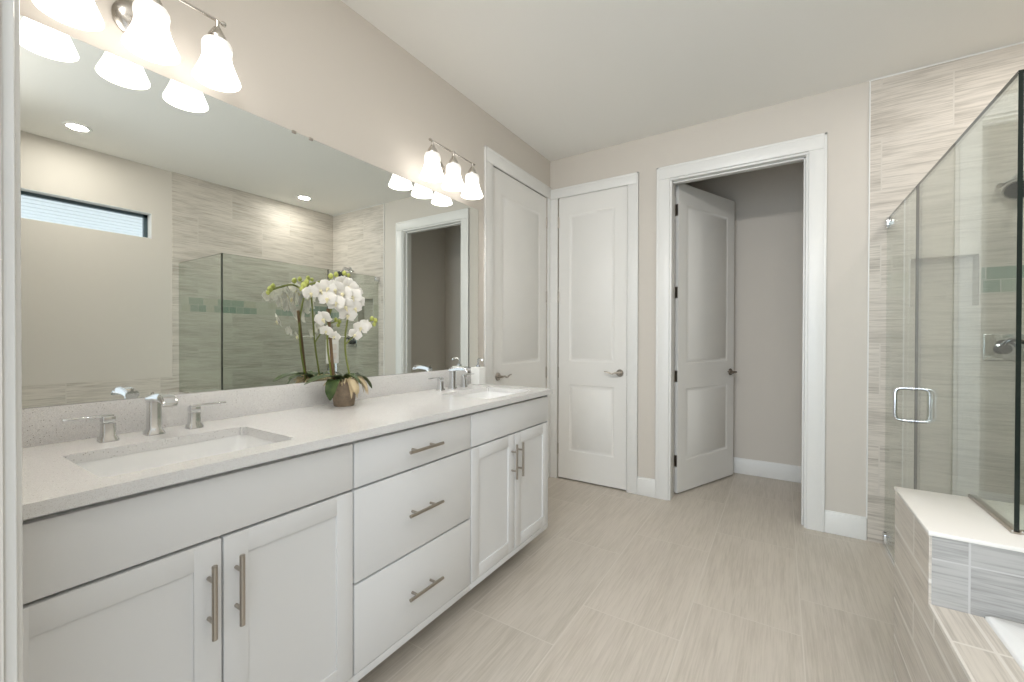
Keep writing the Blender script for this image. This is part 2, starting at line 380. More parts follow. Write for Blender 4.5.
# ------------------------------------------------------------------ doors
def door_slab(w, h, t, m, zs):
    """two panel moulded door, hinge edge at x = 0, faces at y = 0 and y = t"""
    mb = MB(); xs = [0, m, w-m, w]; Z = [0] + zs + [h]
    for y, flip in ((0, False), (t, True)):
        b = bmesh.new(); V = [[b.verts.new((x, y, z)) for z in Z] for x in xs]; pan = []
        for i in range(3):
            for j in range(5):
                q = [V[i][j], V[i+1][j], V[i+1][j+1], V[i][j+1]]
                f = b.faces.new(q[::-1] if flip else q)
                if i == 1 and j in (1, 3): pan.append(f)
        for thick, dep in ((.010, -.006), (.012, -.004), (.022, 0.0), (.016, .007)):
            r = bmesh.ops.inset_individual(b, faces=pan, thickness=thick, depth=dep)
        mb.add(b)
    mb.box(0, .0005, 0.0002, t-.0002, 0, h); mb.box(w-.0005, w, 0.0002, t-.0002, 0, h); mb.box(0, w, 0.0002, t-.0002, 0, .0005); mb.box(0, w, .0002, t-.0002, h-.0005, h)
    return mb
def lever(parent, x, z, y, sgn, dirx, mat, L=0.115):
    """rosette + curved lever on the face y; sgn = outward y direction"""
    mb = MB()
    mb.cyl((x, y, z), (x, y+sgn*.011, z), .031, .027, 28, bevel=.002)
    mb.cyl((x, y+sgn*.010, z), (x, y+sgn*.048, z), .0105, .0095, 16)
    pts = smooth_curve([(x-dirx*.012, y+sgn*.046, z), (x+dirx*.02, y+sgn*.050, z+.003), (x+dirx*.05, y+sgn*.050, z-.006), (x+dirx*.085, y+sgn*.048, z+.006), (x+dirx*L, y+sgn*.044, z+.010)])
    n = len(pts); mb.tube(pts, [.0105-.0045*i/(n-1) for i in range(n)], 10, flat=.75)
    return obj('door_handle', mb, mat, parent)
HZ = [.263, .931, 1.590, 2.237]
ZP = [.257, .830, 1.030, 2.292]
# narrow closed door in the corner
def make_door(name, label, w, h, m, loc, rot, hinge_y, hinge_edge=False):
    mb = door_slab(w, h, .035, m, [z-.012 for z in ZP])
    d = struct(name, mb, 'door', label, 'door')
    return d
def hinges(d, yk, edge=False):
    for z in HZ:
        mb = MB(); z -= .012
        if edge:
            mb.box(-.0025, -.0002, .003, .034, z-.045, z+.045, .0008); mb.cyl((-.004, .037, z-.047), (-.004, .037, z+.047), .0065, n=14)
        else:
            mb.cyl((-.004, yk, z-.045), (-.004, yk, z+.045), .0068, n=14); mb.cyl((-.004, yk, z-.05), (-.004, yk, z+.05), .0045, n=12)
        obj('hinge', mb, 'nickel', d)
d = make_door('door_1', 'closed narrow white two panel door in the room corner', .603, 2.438, .102, None, None, 0)
hinges(d, -.002); lever(d, .548, .936, 0, -1, -1, MAT['nickel'])
mb = MB(); mb.box(.6034, .6048, -.001, .012, .915, .965, .0004); obj('latch_plate', mb, 'darknickel', d)
d.location = (.0875, D+.004, .012)
d = make_door('door_2', 'open white two panel door swung into the small back room', .828, 2.440, .108, None, None, 0)
hinges(d, 0, True); lever(d, .768, .922, 0, -1, -1, MAT['darknickel']); lever(d, .768, .922, .035, 1, -1, MAT['darknickel'])
mb = MB(); mb.box(.8282, .8295, .006, .029, .89, .95, .0004); mb.cyl((.828, .0175, .922), (.838, .0175, .922), .007, n=12); obj('latch_plate', mb, 'darknickel', d)
d.location = (1.050, 3.475, .012); d.rotation_euler = (0, 0, math.radians(66.96))
d = make_door('door_3', 'closed white two panel closet door beside the mirror', .805, 2.438, .113, None, None, 0)
hinges(d, .037); lever(d, .742, .936, .035, 1, -1, MAT['nickel'])
d.location = (-.0385, 3.2565, .012); d.rotation_euler = (0, 0, -PI/2)
for o in (bpy.data.objects['door_1'], bpy.data.objects['door_2'], bpy.data.objects['door_3']): o.data.update()

# ------------------------------------------------------------------ window (seen in the mirror)
win = thing('window_1', 'narrow horizontal transom window with dark frame above the tub', 'window'); win['kind'] = 'structure'
b = MB(); fx0, fx1 = W+.085, W+.125
b.box(fx0, fx1, wy0, wy1, wz1-.030, wz1); b.box(fx0, fx1, wy0, wy1, wz0, wz0+.012); b.box(fx0, fx1, wy0, wy0+.030, wz0, wz1); b.box(fx0, fx1, wy1-.030, wy1, wz0, wz1)
obj('window_frame', b, 'bronze', win)
b = MB(); b.box(W+.102, W+.106, wy0+.02, wy1-.02, wz0+.01, wz1-.02); obj('window_pane', b, 'pane', win)
b = MB(); b.box(W+.001, fx0, wy0, wy1, wz0-.0, wz0+.004); b.box(W+.001, fx0, wy1-.004, wy1, wz0, wz1); b.box(W+.001, fx0, wy0, wy0+.004, wz0, wz1); b.box(W+.001, fx0, wy0, wy1, wz1-.004, wz1)
obj('window_sill', b, 'trim', win)
b = MB()
for i in range(20): b.box(W+.16+i*.15, W+.16+i*.15+.138, -1.5, 4.0, 2.50-.004*i, 2.52-.004*i)
struct('trim_7', b, 'soffit', 'white boarded eave soffit outside the transom window', 'eave', None)

# ------------------------------------------------------------------ knee wall, tub surround
b = MB(); b.box(X1, W-.009, YL0, YL1, 0, ZL-.012)
struct('wall_knee_end', b, ['tile_side'], 'low tiled half wall between the tub and the glass shower', 'half wall', None)
# tiles on its face towards the tub
b = MB(); b.box(X1+.006, W-.009, YL0-.0025, YL0, ZD-.02, ZL-.012)
struct('wall_knee_face', b, 'tile_end', 'tile face of the half wall above the tub, coloured grey for cool light', 'half wall tile', None)
b = MB(); b.box(X1-.002, W-.009, YL0-.005, YL1+.004, ZL-.012, ZL, .002)
tag(obj('ledge_cap', b, 'cap', origin=(2.6, 1.77, ZL-.012)), 'white quartz slab capping the low tiled half wall', 'ledge')
b = MB(); b.box(X1, X1+.012, YN, YL0, 0, ZD-.012)
struct('wall_tub_skirt', b, 'tile_side', 'tan tiled skirt along the front of the tub', 'tub surround', None)
b = MB(); b.box(X1, X1+.104, YN, YL0, ZD-.012, ZD, .001)
struct('trim_8', b, 'tile_deck', 'narrow tiled deck along the tub rim', 'tub surround', None)
# bathtub
tx0, tx1, ty0, ty1 = X1+.104, W-.010, YN+.004, YL0-.006
tub = thing('bathtub', 'white built in bathtub beside the tiled half wall', 'bathtub', ((tx0+tx1)/2, (ty0+ty1)/2, 0))
b = bmesh.new(); n = 48
def rr(x0, x1, y0, y1, r, z, k=8):
    out = []
    for cx, cy, a0 in ((x1-r, y1-r, 0), (x0+r, y1-r, PI/2), (x0+r, y0+r, PI), (x1-r, y0+r, 1.5*PI)):
        for i in range(k+1): a = a0 + PI/2*i/k; out.append((cx+r*math.cos(a), cy+r*math.sin(a), z))
    return out
rings = [rr(tx0, tx1, ty0, ty1, .004, ZD-.10), rr(tx0, tx1, ty0, ty1, .004, ZD+.006), rr(tx0+.006, tx1-.006, ty0+.006, ty1-.006, .008, ZD+.012), rr(tx0+.075, tx1-.075, ty0+.08, ty1-.08, .14, ZD+.010),
         rr(tx0+.088, tx1-.088, ty0+.095, ty1-.095, .14, ZD-.006), rr(tx0+.12, tx1-.12, ty0+.14, ty1-.16, .15, ZD-.25), rr(tx0+.17, tx1-.17, ty0+.2, ty1-.24, .14, ZD-.36), rr(tx0+.25, tx1-.25, ty0+.3, ty1-.34, .10, ZD-.38)]
vr = [[b.verts.new(p) for p in r] for r in rings]
for A, B in zip(vr, vr[1:]):
    for j in range(len(A)): b.faces.new((A[j], A[(j+1) % len(A)], B[(j+1) % len(A)], B[j]))
b.faces.new(vr[-1]); bmesh.ops.recalc_face_normals(b, faces=b.faces)
mb = MB(); mb.add(b); obj('tub_shell', mb, 'acrylic', tub, smooth=50)
mb = MB(); mb.cyl(((tx0+tx1)/2, ty0+.55, ZD-.379), ((tx0+tx1)/2, ty0+.55, ZD-.373), .028, n=24); obj('drain', mb, 'chrome', tub)

# ------------------------------------------------------------------ shower glass
GT = 0.010
def glass(mb, x0, x1, y0, y1, z0, z1, thin):
    b = bmesh.new(); bmesh.ops.create_cube(b, size=1)
    bmesh.ops.scale(b, vec=(x1-x0, y1-y0, z1-z0), verts=b.verts); bmesh.ops.translate(b, vec=((x0+x1)/2, (y0+y1)/2, (z0+z1)/2), verts=b.verts)
    for f in b.faces: f.material_index = 0 if abs(f.normal[thin]) > .9 or f.normal.y > .9 or f.normal.x > .9 else 1
    mb.add(b); return mb
GM = ['glass', 'glass_edge']
gx0, gx1, ztop, yj = XG-GT/2, XG+GT/2, 1.940, 2.655
sd = thing('shower_door', 'frameless glass shower door hinged at the tiled back wall', 'shower door', (XG, 3.30, 0))
b = MB(); glass(b, gx0, gx1, yj+.004, yt-.012, .022, ztop, 0); obj('glass_pane', b, GM, sd, smooth=None)
b = MB()
for sx in (-1, 1):
    x = XG + sx*GT/2
    b.tube(smooth_curve([(x, 2.708, .992), (x+sx*.035, 2.708, .992), (x+sx*.054, 2.708, .985), (x+sx*.060, 2.708, .965), (x+sx*.060, 2.708, .915), (x+sx*.060, 2.708, .865), (x+sx*.054, 2.708, .845), (x+sx*.035, 2.708, .838), (x, 2.708, .838)], 5), .0085, 12)
    for z in (.992, .838): b.cyl((x, 2.708, z), (x+sx*.005, 2.708, z), .013, n=18)
obj('pull_handle', b, 'chrome', sd)
for z in (1.918, .055):
    b = MB(); b.box(gx0-.009, gx1+.009, yt-.060, yt-.006, z-.026 if z > 1 else z-.035, z+.022, .004); b.cyl((XG, yt-.012, z-.03), (XG, yt-.012, z+.022), .011, n=16)
    obj('hinge', b, 'chrome', sd)
b = MB(); b.box(gx0-.001, gx1+.001, yj+.004, yt-.06, .008, .024, .001); obj('door_sweep', b, 'cap', sd)
ss = thing('shower_screen', 'fixed glass shower panel notched over the white ledge', 'shower screen', (XG, 2.1, 0))
q = bmesh.new(); ol = [(1.664, ZL+.006), (YL1+.007, ZL+.006), (YL1+.007, .012), (yj, .012), (yj, ztop), (1.664, ztop)]
A_ = [q.verts.new((gx0, y, z)) for y, z in ol]; B_ = [q.verts.new((gx1, y, z)) for y, z in ol]
q.faces.new(A_); q.faces.new(B_[::-1])
for i in range(6):
    f = q.faces.new((A_[i], B_[i], B_[(i+1) % 6], A_[(i+1) % 6])); f.material_index = 1
bmesh.ops.recalc_face_normals(q, faces=q.faces); b = MB(); b.add(q); obj('glass_pane', b, GM, ss, smooth=None)
b = MB(); b.box(gx0-.004, gx1+.004, 1.664, YL1+.004, ZL+.0005, ZL+.010, .001); obj('base_channel', b, 'nickel', ss)
b = MB(); b.box(gx0-.003, gx1+.003, YL1+.008, yj, .0, .014, .001); obj('base_channel', b, 'nickel', ss)
sr = thing('shower_screen', 'fixed glass panel standing along the ledge between shower and tub', 'shower screen', (2.7, 1.675, ZL))
b = MB(); glass(b, gx1+.002, W-.012, 1.670, 1.680, ZL+.006, ztop, 1); obj('glass_pane', b, GM, sr, smooth=None)
b = MB(); b.box(gx1+.002, W-.012, 1.668, 1.682, ZL+.0005, ZL+.009, .001); obj('base_channel', b, 'nickel', sr)
b = MB(); b.box(XG-.012, XG+.012, yj-.0, yt, 0.0005, .005, .001)
struct('trim_9', b, 'cap', 'pale threshold strip under the glass shower door', 'threshold')

# ------------------------------------------------------------------ shower fittings
sh = thing('showerhead', 'chrome shower head on a wall arm behind the glass', 'shower head', (2.79, yt, 2.05))
b = MB(); b.cyl((2.79, yt, 2.075), (2.79, yt-.012, 2.075), .034, .028, 24, bevel=.002); obj('flange', b, 'chrome', sh)
b = MB(); b.tube(smooth_curve([(2.79, yt-.008, 2.075), (2.79, yt-.06, 2.085), (2.765, yt-.105, 2.075), (2.748, yt-.135, 2.035)], 6), .0105, 12); b.cyl((2.715, yt-.02, 2.045), (2.70, yt-.05, 2.04), .014, n=14); b.cyl((2.70, yt-.012, 2.045), (2.76, yt-.10, 2.06), .008, n=12)
obj('arm', b, 'chrome', sh)
q = Euler((math.radians(-38), math.radians(12), 0)).to_matrix().to_4x4()
b = MB(); b.lathe([(.0, .055), (.016, .055), (.02, .04), (.034, .028), (.056, .012), (.061, .002), (.060, -.006), (.0, -.006)], (2.738, yt-.150, 1.985), 32, mat=q); hd = obj('head', b, 'chrome', sh)
b = MB(); b.lathe([(.0, -.0075), (.051, -.0075), (.053, -.0055)], (2.738, yt-.150, 1.985), 32, mat=q); obj('nozzle_plate', b, 'nozzle', hd)
sv = thing('shower_valve', 'square chrome shower valve plate with curved lever on the tile', 'shower valve', (2.74, yt, 1.185))
b = MB(); b.box(2.655, 2.825, yt-.010, yt, 1.112, 1.258, .0045, 3); obj('plate', b, 'chrome', sv)
b = MB(); b.cyl((2.722, yt-.008, 1.176), (2.722, yt-.060, 1.176), .030, .027, 24, bevel=.004); kb = obj('hub', b, 'gunmetal', sv)
b = MB(); b.tube(smooth_curve([(2.712, yt-.058, 1.186), (2.728, yt-.070, 1.218), (2.758, yt-.072, 1.224), (2.790, yt-.066, 1.206), (2.802, yt-.060, 1.184)], 6), [.010]*12+[.009]*6+[.007]*7, 10); obj('lever', b, 'gunmetal', sv)

# ------------------------------------------------------------------ vanity cabinets
def pull(mb, axis, c, L=.175, r=.0062, x=XF):
    cx, cy, cz = x, c[0], c[1]; o = .032
    e = Vector((0, 1, 0)) if axis == 'y' else Vector((0, 0, 1)); P = Vector((cx+o, cy, cz))
    mb.cyl(P-e*L/2, P+e*L/2, r, n=16, bevel=.0008)
    for t in (-.048, .048): mb.cyl(P+e*t, P+e*t-Vector((o, 0, 0)), .0048, n=12)
    return mb
def cab_body(t, y0, y1):
    b = MB()
    b.box(.02, .558, y0, y0+.016, .115, .9025); b.box(.02, .558, y1-.016, y1, .115, .9025); b.box(.02, .558, y0, y1, .115, .131); b.box(.02, .03, y0, y1, .115, .9025)
    b.box(.540, .559, y0, y1, .115, .9025)
    obj('body', b, 'cabinet', t, smooth=None)
    b = MB(); b.box(.540, .5785, y0, y1, .112, .1395, .001); obj('bottom_rail', b, 'cabinet', t)
    b = MB(); b.box(.415, .430, y0, y1, 0.0, .115); obj('toe_kick', b, 'toe', t, smooth=None)
def slab_front(name, t, y0, y1, z0, z1):
    b = MB(); b.box(.5605, XF, y0, y1, z0, z1, .0015); return obj(name, b, 'cabinet', t)
def shaker(t, y0, y1, z0, z1, hinge_low, py):
    b = MB(); r = .057; x0 = .5605
    b.box(x0, XF, y0, y0+r, z0, z1, .0012); b.box(x0, XF, y1-r, y1, z0, z1, .0012)
    b.box(x0, XF-.0001, y0+r-.001, y1-r+.001, z0, z0+r, .0012); b.box(x0, XF-.0001, y0+r-.001, y1-r+.001, z1-r, z1, .0012)
    b.box(x0, XF-.0055, y0+r-.001, y1-r+.001, z0+r-.001, z1-r+.001)
    d = obj('door', b, 'cabinet', t)
    h = pull(MB(), 'z', (py, .604)); obj('handle', h, 'nickel', d)
    return d
g = .0032
y0, y1, y2, y3 = .108, .857, 1.461, 2.186
DZ0, DZ1, PZ0, PZ1 = .143, .7365, .7445, .8885
def sink_cab(label, a, c):
    t = thing('vanity_cabinet', label, 'cabinet', (.3, (a+c)/2, 0), 'white vanity cabinet units')
    cab_body(t, a, c); slab_front('false_drawer', t, a+g, c-g, PZ0, PZ1); m = (a+c)/2
    shaker(t, a+g, m-g*.75, DZ0, DZ1, True, m-.030); shaker(t, m+g*.75, c-g, DZ0, DZ1, False, m+.030)
    return t
sink_cab('white two door sink cabinet at the near left end of the vanity', y0, y1)
t = thing('vanity_cabinet', 'white middle vanity cabinet with three stacked drawers', 'cabinet', (.3, (y1+y2)/2, 0), 'white vanity cabinet units')
cab_body(t, y1, y2)
for z0, z1, hz in ((PZ0, PZ1, .815), (.4375, .7365, .585), (.143, .4295, .283)):
    dr = slab_front('drawer', t, y1+g, y2-g, z0, z1); obj('handle', pull(MB(), 'y', (1.158, hz)), 'nickel', dr)
t = sink_cab('white two door sink cabinet at the far end of the vanity', y2, y3)
b = MB(); b.box(.02, XF-.004, y3, y3+.012, .115, .9025, .001); obj('end_panel', b, 'cabinet', t)

# countertop with two sink cut-outs
SX0, SX1, SH = .212, .528, .212
SC = (.489, 1.878)
def slab_holes(xs, ys, holes, z0, z1, r=.012):
    b = bmesh.new(); V = [[b.verts.new((x, y, z0)) for y in ys] for x in xs]; F = []
    for i in range(len(xs)-1):
        for j in range(len(ys)-1):
            if (i, j) in holes: continue
            F.append(b.faces.new((V[i][j], V[i+1][j], V[i+1][j+1], V[i][j+1])))
    e = bmesh.ops.extrude_face_region(b, geom=F); vs = [g_ for g_ in e['geom'] if isinstance(g_, bmesh.types.BMVert)]
    bmesh.ops.translate(b, vec=(0, 0, z1-z0), verts=vs); bmesh.ops.recalc_face_normals(b, faces=b.faces)
    hc = {(round(xs[i+a], 4), round(ys[j+c], 4)) for i, j in holes for a in (0, 1) for c in (0, 1)}
    ed = [e_ for e_ in b.edges if abs(e_.verts[0].co.z-e_.verts[1].co.z) > .01 and (round(e_.verts[0].co.x, 4), round(e_.verts[0].co.y, 4)) in hc and abs((e_.verts[0].co-e_.verts[1].co).x) < 1e-5]
    bmesh.ops.bevel(b, geom=ed, offset=r, segments=5, affect='EDGES')
    return b
ys = [.102, SC[0]-SH, SC[0]+SH, SC[1]-SH, SC[1]+SH, YE]
mb = MB(); mb.add(slab_holes([.002, SX0, SX1, XC], ys, {(1, 1), (1, 3)}, CZ-.027, CZ))
ct = obj('countertop', mb, 'quartz', origin=(.3, 1.15, CZ-.027), smooth=30)
tag(ct, 'long white speckled quartz countertop over the vanity cabinets', 'countertop')
b = MB(); b.box(.002, .021, .102, YE, CZ, 1.0336, .0012); bs = obj('backsplash', b, 'quartz', ct)
for lab, yc in (('white undermount sink at the near end, under the large faucet', SC[0]), ('white undermount sink at the far end beside the soap dispenser', SC[1])):
    t = thing('sink', lab, 'sink', (.37, yc, CZ-.17), 'undermount vanity sinks')
    b = bmesh.new(); zt = CZ-.0275
    R_ = [rr(SX0-.02, SX1+.02, yc-SH-.02, yc+SH+.02, .03, zt-.010), rr(SX0-.02, SX1+.02, yc-SH-.02, yc+SH+.02, .03, zt), rr(SX0-.002, SX1+.002, yc-SH-.002, yc+SH+.002, .024, zt),
          rr(SX0+.004, SX1-.004, yc-SH+.004, yc+SH-.004, .03, zt-.03), rr(SX0+.014, SX1-.014, yc-SH+.016, yc+SH-.016, .045, zt-.095), rr(SX0+.045, SX1-.045, yc-SH+.055, yc+SH-.055, .05, zt-.122), rr(SX0+.12, SX1-.12, yc-.06, yc+.06, .03, zt-.130)]
    vr = [[b.verts.new(p) for p in r] for r in R_]
    for A, B in zip(vr, vr[1:]):
        for j in range(len(A)): b.faces.new((A[j], A[(j+1) % len(A)], B[(j+1) % len(A)], B[j]))
    b.faces.new(vr[-1]); bmesh.ops.recalc_face_normals(b, faces=b.faces)
    mb = MB(); mb.add(b); obj('basin', mb, 'ceramic', t, smooth=60)
    mb = MB(); xc = (SX0+SX1)/2; mb.lathe([(0, .004), (.018, .004), (.022, .002), (.024, 0)], (xc, yc, zt-.1300), 24); obj('drain', mb, 'chrome', t)

# ------------------------------------------------------------------ faucets (widespread sets)
def make_faucet():
    t = thing('faucet', 'x', 'faucet', (0, 0, 0), 'widespread chrome faucets')
    x0 = 0.0
    def column(mb, y, w, h, foot):
        b = bmesh.new(); R_ = [rr(x0-foot, x0+foot, y-foot, y+foot, foot*.35, 0, 4), rr(x0-foot, x0+foot, y-foot, y+foot, foot*.35, .006, 4), rr(x0-w*1.05, x0+w*1.05, y-w*1.05, y+w*1.05, w*.35, .018, 4), rr(x0-w, x0+w, y-w, y+w, w*.35, h, 4)]
        vr = [[b.verts.new(p) for p in r] for r in R_]
        for A, B in zip(vr, vr[1:]):
            for j in range(len(A)): b.faces.new((A[j], A[(j+1) % len(A)], B[(j+1) % len(A)], B[j]))
        b.faces.new(vr[-1]); b.faces.new(vr[0][::-1]); bmesh.ops.recalc_face_normals(b, faces=b.faces); mb.add(b)
    mb = MB(); column(mb, 0, .0155, .105, .023)
    # flat waterfall arm leaning over the sink
    b = bmesh.new(); prof = [(-.018, .098, .018, .020), (.012, .103, .018, .021), (.045, .107, .018, .022), (.080, .108, .0185, .022), (.108, .105, .0195, .020), (.122, .100, .0195, .013), (.126, .094, .018, .006)]
    vr = []
    for x, z, w, h in prof:
        pts = [(x, -w, z), (x, w, z), (x, w, z+h*.6), (x, w*.8, z+h), (x, -w*.8, z+h), (x, -w, z+h*.6)]
        vr.append([b.verts.new(p) for p in pts])
    for A, B in zip(vr, vr[1:]):
        for j in range(6): b.faces.new((A[j], A[(j+1) % 6], B[(j+1) % 6], B[j]))
    b.faces.new(vr[0]); b.faces.new(vr[-1][::-1]); bmesh.ops.recalc_face_normals(b, faces=b.faces)
    bmesh.ops.bevel(b, geom=[e for e in b.edges if e.calc_face_angle(0) > .6], offset=.0025, segments=2, affect='EDGES'); mb.add(b)
    mb.cyl((-.014, 0, .118), (-.014, 0, .128), .004, n=10)
    obj('spout', mb, 'chrome', t)
    for sgn in (-1, 1):
        y = sgn*.105
        mb = MB(); column(mb, y, .0145, .052, .021); h = obj('handle', mb, 'chrome', t)
        mb = MB(); mb.box(-.0145, .0145, y-.0145, y+.0145, .054, .072, .003)
        mb.box(-.0085, .0085, min(y-sgn*.012, y+sgn*.092), max(y-sgn*.012, y+sgn*.092), .0705, .0765, .0018)
        obj('lever', mb, 'chrome', h)
    return t
f1 = make_faucet(); f2 = copy_tree(f1)
f1.location = (.108, .494, CZ); f2.location = (.104, 1.893, CZ)
f1['label'] = 'chrome faucet set at the near sink by the left end of the counter'
f2['label'] = 'chrome faucet set at the far sink beside the soap dispenser'

# ------------------------------------------------------------------ mirror
b = MB(); q = bmesh.new(); bmesh.ops.create_cube(q, size=1); bmesh.ops.scale(q, vec=(.006, 2.266-.104, 2.090-1.0345), verts=q.verts); bmesh.ops.translate(q, vec=(.004, (2.266+.104)/2, (2.090+1.0345)/2), verts=q.verts)
for f in q.faces: f.material_index = 0 if f.normal.x > .9 else 1
b.add(q)
mir = obj('mirror', b, ['mirror', 'mirror_edge'], origin=(.004, 1.185, 1.0345), smooth=None)
tag(mir, 'wide frameless mirror above the vanity countertop', 'mirror')
for y in (.994, 1.069):
    b = MB(); b.box(.0005, .011, y-.009, y+.009, 2.082, 2.094, .002); obj('clip', b, 'nickel', mir)

# ------------------------------------------------------------------ vanity lights
def make_light():
    t = thing('vanity_light', 'x', 'wall light', (0, 0, 0), 'three shade vanity lights')   # origin: on the wall at the shade rim height
    b = MB(); q = Euler((0, PI/2, 0)).to_matrix().to_4x4()
    b.lathe([(0, 0), (.060, 0), (.060, .006), (.052, .014), (.030, .020), (0, .022)], (.0005, 0, .135), 32, mat=q); obj('backplate', b, 'fixture', t)
    b = MB()
    b.tube(smooth_curve([(.015, 0, .135), (.060, 0, .128), (.105, 0, .148), (.128, 0, .183), (.130, 0, .199)], 6), .0065, 12); b.cyl((.130, 0, .192), (.130, 0, .206), .0085, n=14)
    obj('arm', b, 'fixture', t)
    b = MB(); b.cyl((.130, -.190, .199), (.130, .190, .199), .0050, n=14)
    for s in (-1, 1): b.lathe([(0, -.010), (.0075, -.007), (.0085, 0), (.006, .006), (0, .008)], (.130, s*.192, .199), 14, mat=Euler((PI/2, 0, 0)).to_matrix().to_4x4())
    obj('bar', b, 'fixture', t)
    for k in (-1, 0, 1):
        y = k*.174
        b = MB(); b.cyl((.130, y, .136), (.130, y, .199), .006, n=14); b.lathe([(0, .176), (.010, .175), (.016, .165), (.025, .148), (.028, .138), (.027, .130)], (.130, y, 0), 24)
        so = obj('socket', b, 'fixture', t)
        b = MB()
        pr = [(.018, 0.1326), (.030, 0.1313), (.0385, 0.1266), (.0430, 0.1182), (.0440, 0.1080), (.0425, 0.0969), (.0410, 0.0867), (.0418, 0.0748), (.0455, 0.0595), (.0520, 0.0408), (.0590, 0.0229), (.0645, 0.0093), (.0672, 0.0026), (.0675, -0.0004), (.0660, -0.0017),
              (.0640, 0.0017), (.0600, 0.0119), (.0540, 0.0281), (.0470, 0.0467), (.0410, 0.0638), (.0375, 0.0782), (.0375, 0.0935), (.0385, 0.1088), (.034, 0.1215), (.018, 0.1275)]
        b.lathe([(r, z) for r, z in pr], (.130, y, 0), 40)
        sh = obj('lamp_shade', b, 'shade', t, smooth=60)
        # shade material fades by height in its own space: move the mesh so that z = 0 is the top of the bell
        for v in sh.data.vertices: v.co.z -= .1326
        sh.location.z += .1326
        b = MB(); b.lathe([(0, .040), (.015, .042), (.023, .051), (.026, .063), (.022, .080), (.013, .096), (.012, .126), (0, .126)], (.130, y, 0), 20); obj('bulb', b, 'bulb', sh)
        bpy.context.view_layer.update()
        for ch in sh.children: ch.location.z -= .1326
    return t
l1 = make_light(); l2 = copy_tree(l1)
l1.location = (0, .485, 2.090); l2.location = (0, 1.867, 2.098)
l1['label'] = 'three shade nickel wall light over the near end of the mirror'
l2['label'] = 'three shade nickel wall light near the closet door, fully in view'

# ------------------------------------------------------------------ ceiling downlights
for i, (x, y, lab) in enumerate(((2.71, .90, 'recessed ceiling downlight above the tub, seen at left in the mirror'), (2.785, 2.714, 'recessed ceiling downlight above the shower, seen in the mirror'))):
    t = thing('downlight', lab, 'ceiling light', (x, y, H), 'recessed ceiling downlights')
    b = MB(); b.lathe([(.056, -.002), (.062, -.006), (.078, -.004), (.082, 0)], (x, y, H), 36); obj('trim_ring', b, 'plastic', t)
    b = MB(); b.lathe([(0, -.0025), (.057, -.0025)], (x, y, H), 36); obj('lens', b, 'led', t)
    ld = bpy.data.lights.new('downlight_beam', 'AREA'); ld.shape = 'DISK'; ld.size = .11; ld.energy = DOWN_W; ld.color = (1, .965, .92)
    lo = bpy.data.objects.new('downlight_beam', ld); C.objects.link(lo); lo.parent = t; lo.location = (0, 0, -.0035)

# ------------------------------------------------------------------ soap dispenser, outlet
t = thing('soap_dispenser', 'square white soap dispenser with pump beside the far sink', 'soap dispenser', (.085, 2.165, CZ))
b = MB(); b.box(.050, .120, 2.130, 2.200, CZ, CZ+.112, .005, 3); obj('bottle', b, 'plastic', t)
b = MB(); b.cyl((.085, 2.165, CZ+.112), (.085, 2.165, CZ+.124), .016, n=20); b.cyl((.085, 2.165, CZ+.12), (.085, 2.165, CZ+.160), .005, n=12)
b.tube(smooth_curve([(.085, 2.165, CZ+.158), (.105, 2.158, CZ+.165), (.125, 2.150, CZ+.160), (.130, 2.148, CZ+.150)], 5), .006, 10); obj('pump', b, 'chrome', t)
t = thing('outlet', 'white wall outlet plate set into the mirror behind the orchid stems', 'outlet', (.007, 1.172, 1.165))
b = MB(); b.box(.007, .012, 1.142, 1.202, 1.110, 1.220, .002); pl = obj('cover_plate', b, 'plastic', t)
for z in (1.145, 1.185):
    b = MB(); b.box(.0115, .0138, 1.156, 1.188, z-.013, z+.013, .003); obj('socket', b, 'cap', pl)

# ------------------------------------------------------------------ orchid
MAT['petal'] = pbr('white_petal', lin((242, 239, 232)), 0.55); MAT['petal'].node_tree.nodes['Principled BSDF'].inputs['Subsurface Weight'].default_value = 0.0
MAT['lip'] = pbr('yellow_white_lip', lin((236, 228, 190)), 0.5)
MAT['bud'] = pbr('green_bud', lin((188, 194, 104)), 0.5)
MAT['stem'] = pbr('green_stem', lin((124, 132, 62)), 0.5)
MAT['stake'] = pbr('brown_stake', lin((112, 88, 62)), 0.7)
MAT['moss'] = pbr('pale_moss_root', lin((206, 188, 152)), 0.8)
def mottled(name, a, b_, scale, rough):
    m = pbr(name, a, rough); k = NT(m); tc = k.new('ShaderNodeTexCoord'); n = k.new('ShaderNodeTexNoise'); n.inputs['Scale'].default_value = scale; n.inputs['Detail'].default_value = 4
    k.link(tc.outputs['Object'], n.inputs['Vector']); k.link(k.ramp(n.outputs[0], ((.35, a), (.65, b_))), k.b.inputs['Base Color']); return m
MAT['leaf'] = mottled('dark_green_leaf', lin((58, 78, 44)), lin((88, 104, 62)), 30, 0.35)
MAT['pot'] = mottled('taupe_pot', lin((132, 116, 97)), lin((152, 134, 113)), 60, 0.6)
OX, OY = .112, 1.158
orc = thing('potted_orchid', 'white orchid with two flower stems in a small taupe pot', 'potted plant', (OX, OY, CZ))
b = MB(); b.lathe([(0, 0), (.040, 0), (.043, .004), (.054, .09), (.056, .098), (.056, .106), (.050, .106), (.048, .088), (0, .086)], (OX, OY, CZ), 32); obj('pot', b, 'pot', orc)
b = MB(); rnd = random.Random(3)
